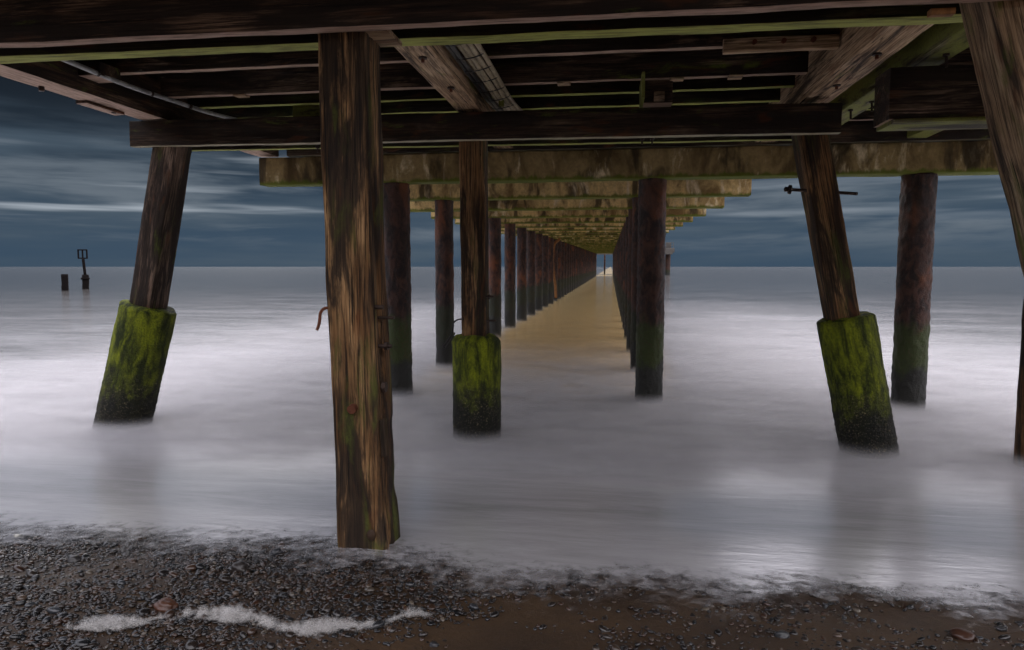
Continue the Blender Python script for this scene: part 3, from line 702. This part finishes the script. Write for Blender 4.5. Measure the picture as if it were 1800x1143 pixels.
# ------------------------------------------------------------------ concrete pile bents
def capz(y): return 3.03 + .0112 * (y - 9.4)
def cap_bm(L, D=.30, H=.385): return L, D, H
def cap(parent, x0, x1, y, z, amp=.006, m=None):
    o = loft('cap_beam', (x0, y, z + .195), (x1, y, z + .195), section(.30, .39, .022, 5), m or CONC, parent, int((x1 - x0) / .10), amp, 5.)
    sharp(o); return o
def pile(parent, x, y, z0, z1, r, nseg, nn, amp):
    M = Matrix.Translation((x, y, 0)); V, Fc = [], []; s = random.uniform(0, 90)
    for i in range(nseg + 1):
        z = z0 + (z1 - z0) * i / nseg
        for k in range(nn):
            a = 2 * math.pi * k / nn; cx_, cy_ = math.cos(a) * r, math.sin(a) * r
            d = amp * (noise.noise(Vector((cx_ * 9 + s, cy_ * 9, z * 5))) + 1.0 * noise.noise(Vector((cx_ * 26 + s, cy_ * 26, z * 20))) + .4 * noise.noise(Vector((cx_ * 60 + s, cy_ * 60, z * 50))))
            V.append((cx_ * (1 + d / r), cy_ * (1 + d / r), z))
    for i in range(nseg):
        for k in range(nn):
            k2 = (k + 1) % nn; Fc.append((i * nn + k, i * nn + k2, (i + 1) * nn + k2, (i + 1) * nn + k))
    Fc.append(tuple(range(nn - 1, -1, -1))); Fc.append(tuple(nseg * nn + k for k in range(nn)))
    return mesh_obj('pile', V, Fc, RUST, parent, M)
ORD = ['first', 'second', 'third', 'fourth', 'fifth', 'sixth', 'seventh', 'eighth', 'ninth', 'tenth', 'eleventh', 'twelfth']
Y0, DY, NB = 9.35, 2.77, 48
bent = thing('pile_bent', 'widest concrete beam on three thick rusty piles, standing right behind the timber trestles', 'pile bent', (0, Y0, 0), 'concrete pile bents receding under the pier')
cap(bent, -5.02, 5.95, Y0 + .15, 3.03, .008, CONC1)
for x_, r_ in ((-3.05, .195), (.545, .185), (3.90, .20)):
    y_ = Y0 + .19
    o = pile(bent, x_, y_, -.8, 3.035, r_, 150, 56, .011)
protos = []
for i in range(1, NB):
    y_ = Y0 + DY * i; z_ = capz(y_)
    lab = ('%s concrete beam and pair of rusty piles out from the beach under the pier' % ORD[i]) if i < 12 else 'distant concrete beam on a pair of piles, beyond the twelfth out from the beach'
    if i in (1, 2, 3, 4, 5, 12, 13):
        b = thing('pile_bent', lab, 'pile bent', (0, y_, 0), 'concrete pile bents receding under the pier')
        near_ = i < 6
        cap(b, -4.70 , 2.33, y_ + .15, z_, .008)
        for x_ in (-3.03, .53):
            pile(b, x_, y_ + .18, -1.2, z_ + .01, .167, 110 if near_ else 40, 44 if near_ else 20, .011)
        protos.append((b, y_, z_))
        if i in (4, 5, 12, 13): pass
    else:
        src = protos[(i % 2) + 3] if i < 12 else protos[5 + i % 2]
        src_b, sy, sz = src
        b = copy_tree(src_b, (0, y_, 0)); b['label'] = lab
        for ch in b.children:           # the deck climbs seaward: lift the cap, stretch the piles
            if ch.name.startswith('cap_beam'):
                ch.matrix_basis = Matrix.Translation((0, 0, z_ - sz)) @ ch.matrix_basis
            else:
                k = (z_ + .01) / (sz + .01)
                mb = ch.matrix_basis.copy(); ch.matrix_basis = mb @ Matrix.Diagonal((1, 1, k, 1))
# long deck over the bents: stringers and planking climbing gently seaward
yend = Y0 + DY * (NB - 1) + .4
main = thing('pier_deck', 'long narrow deck running far out to sea on the row of concrete pile bents', 'pier deck', (0, Y0, 3.4))
za, zb_ = capz(9.9) + .39, capz(yend) + .39
for x_ in (-4.3, -3.4, -2.5, -1.6, -.7, .2, 1.1, 2.0):
    o = beam('stringer', (x_, 9.7, za + .11), (x_, yend, zb_ + .11), .14, .22, T_JOIST, main, 60, .003, .008)
mesh_obj('deck_slab', [(-4.75, 9.9, za + .225), (2.4, 9.9, za + .225), (2.4, yend, zb_ + .225), (-4.75, yend, zb_ + .225), (-4.75, 9.9, za + .40), (2.4, 9.9, za + .40), (2.4, yend, zb_ + .40), (-4.75, yend, zb_ + .40)],
         [(0, 3, 2, 1), (4, 5, 6, 7), (0, 1, 5, 4), (1, 2, 6, 5), (2, 3, 7, 6), (3, 0, 4, 7)], BOARD, main, None, False)
# drain pipe bowed against the left row
dp = tube('drain_pipe', [(-2.72, 36.6, 3.55), (-2.75, 36.6, 3.3), (-2.98, 36.5, 3.05), (-3.06, 36.4, 2.4), (-3.03, 36.4, 1.6), (-2.92, 36.4, .9), (-2.88, 36.4, .2)], .075, ORANGE, None, 10)
tag(dp, 'thin bent orange-brown pipe hanging down beside the left row of piles', 'pipe')

# ------------------------------------------------------------------ pier head far out
head = thing('jetty_platform', 'wide platform with railings at the far seaward end of the pier', 'platform', (0, 165, 0))
beam('platform', (-19, 168, 5.65), (14.5, 168, 5.65), 12, 1.0, PALEC, head, 20, .02, .05)
beam('edge_beam', (-18.6, 162.4, 4.95), (14.1, 162.4, 4.95), .8, .5, PALEC, head, 10, .02, .05)
for x_ in (-17.8, -12, 13.3): pile(head, x_, 165, -2, 4.9, .58, 16, 16, .03)
pile(head, -1.55, 176, -2, 5.2, .20, 12, 12, .02)['label'] = 'single thin pile seen through the pier tunnel'
for x_ in np.linspace(-18.8, 14.3, 30):
    beam('rail_post', (x_, 162.3, 6.1), (x_, 162.3, 7.4), .09, .09, PALEC, head, 2, 0, .01)
for z_ in (7.4, 6.8): beam('handrail', (-18.8, 162.3, z_), (14.3, 162.3, z_), .08, .08, PALEC, head, 2, 0, .01)
beam('cabinet', (12.6, 163.2, 6.75), (13.8, 163.2, 6.75), .9, 1.3, PALEC, head, 3, .01, .04)
beam('kiosk', (-18.4, 164, 7.2), (-15.8, 164, 7.2), 2.5, 2.2, PALEC, head, 3, .01, .05)

# ------------------------------------------------------------------ navigation mark and old stump out at sea
navm = simple('weathered_black_iron', (.010, .008, .008), .9, 0, .8, .1)
nav = thing('navigation_mark', 'thin dark beacon pole with an open square topmark standing in the sea at left', 'beacon', (-43.7, 51.8, 0))
X_, Y_ = -43.7, 51.8
ax = Vector((math.cos(.3), math.sin(.3), 0))
loft('pile', (X_, Y_, -1), (X_, Y_, 1.2), circle(.25, 16), navm, nav, 14, .05, 3.)
loft('collar', (X_, Y_, .78), (X_, Y_, .95), circle(.33, 12), navm, nav, 2, .03, 3.)
loft('pole', (X_, Y_, 1.15), (X_ - .12, Y_, 2.6), circle(.11, 10), navm, nav, 6, .01, 3.)
c0 = Vector((X_ - .14, Y_, 2.90))
parts = [((-.33, -.33), (-.33, .36)), ((.33, -.33), (.33, .36)), ((-.37, -.33), (.37, -.33)), ((-.37, .36), (.37, .36)), ((0, -.34), (0, .36))]
for (a, b_) in parts:
    beam('topmark_bar', c0 + ax * a[0] + Vector((0, 0, a[1])), c0 + ax * b_[0] + Vector((0, 0, b_[1])), .09, .10, navm, nav, 2, 0, .01)
st_ = loft('old_stump', (-42.2, 47.9, -1), (-42.2, 47.9, 1.28), circle(.24, 16), navm, None, 14, .05, 3.)
tag(st_, 'short dark pile stump standing in the sea left of the beacon', 'pile stump')
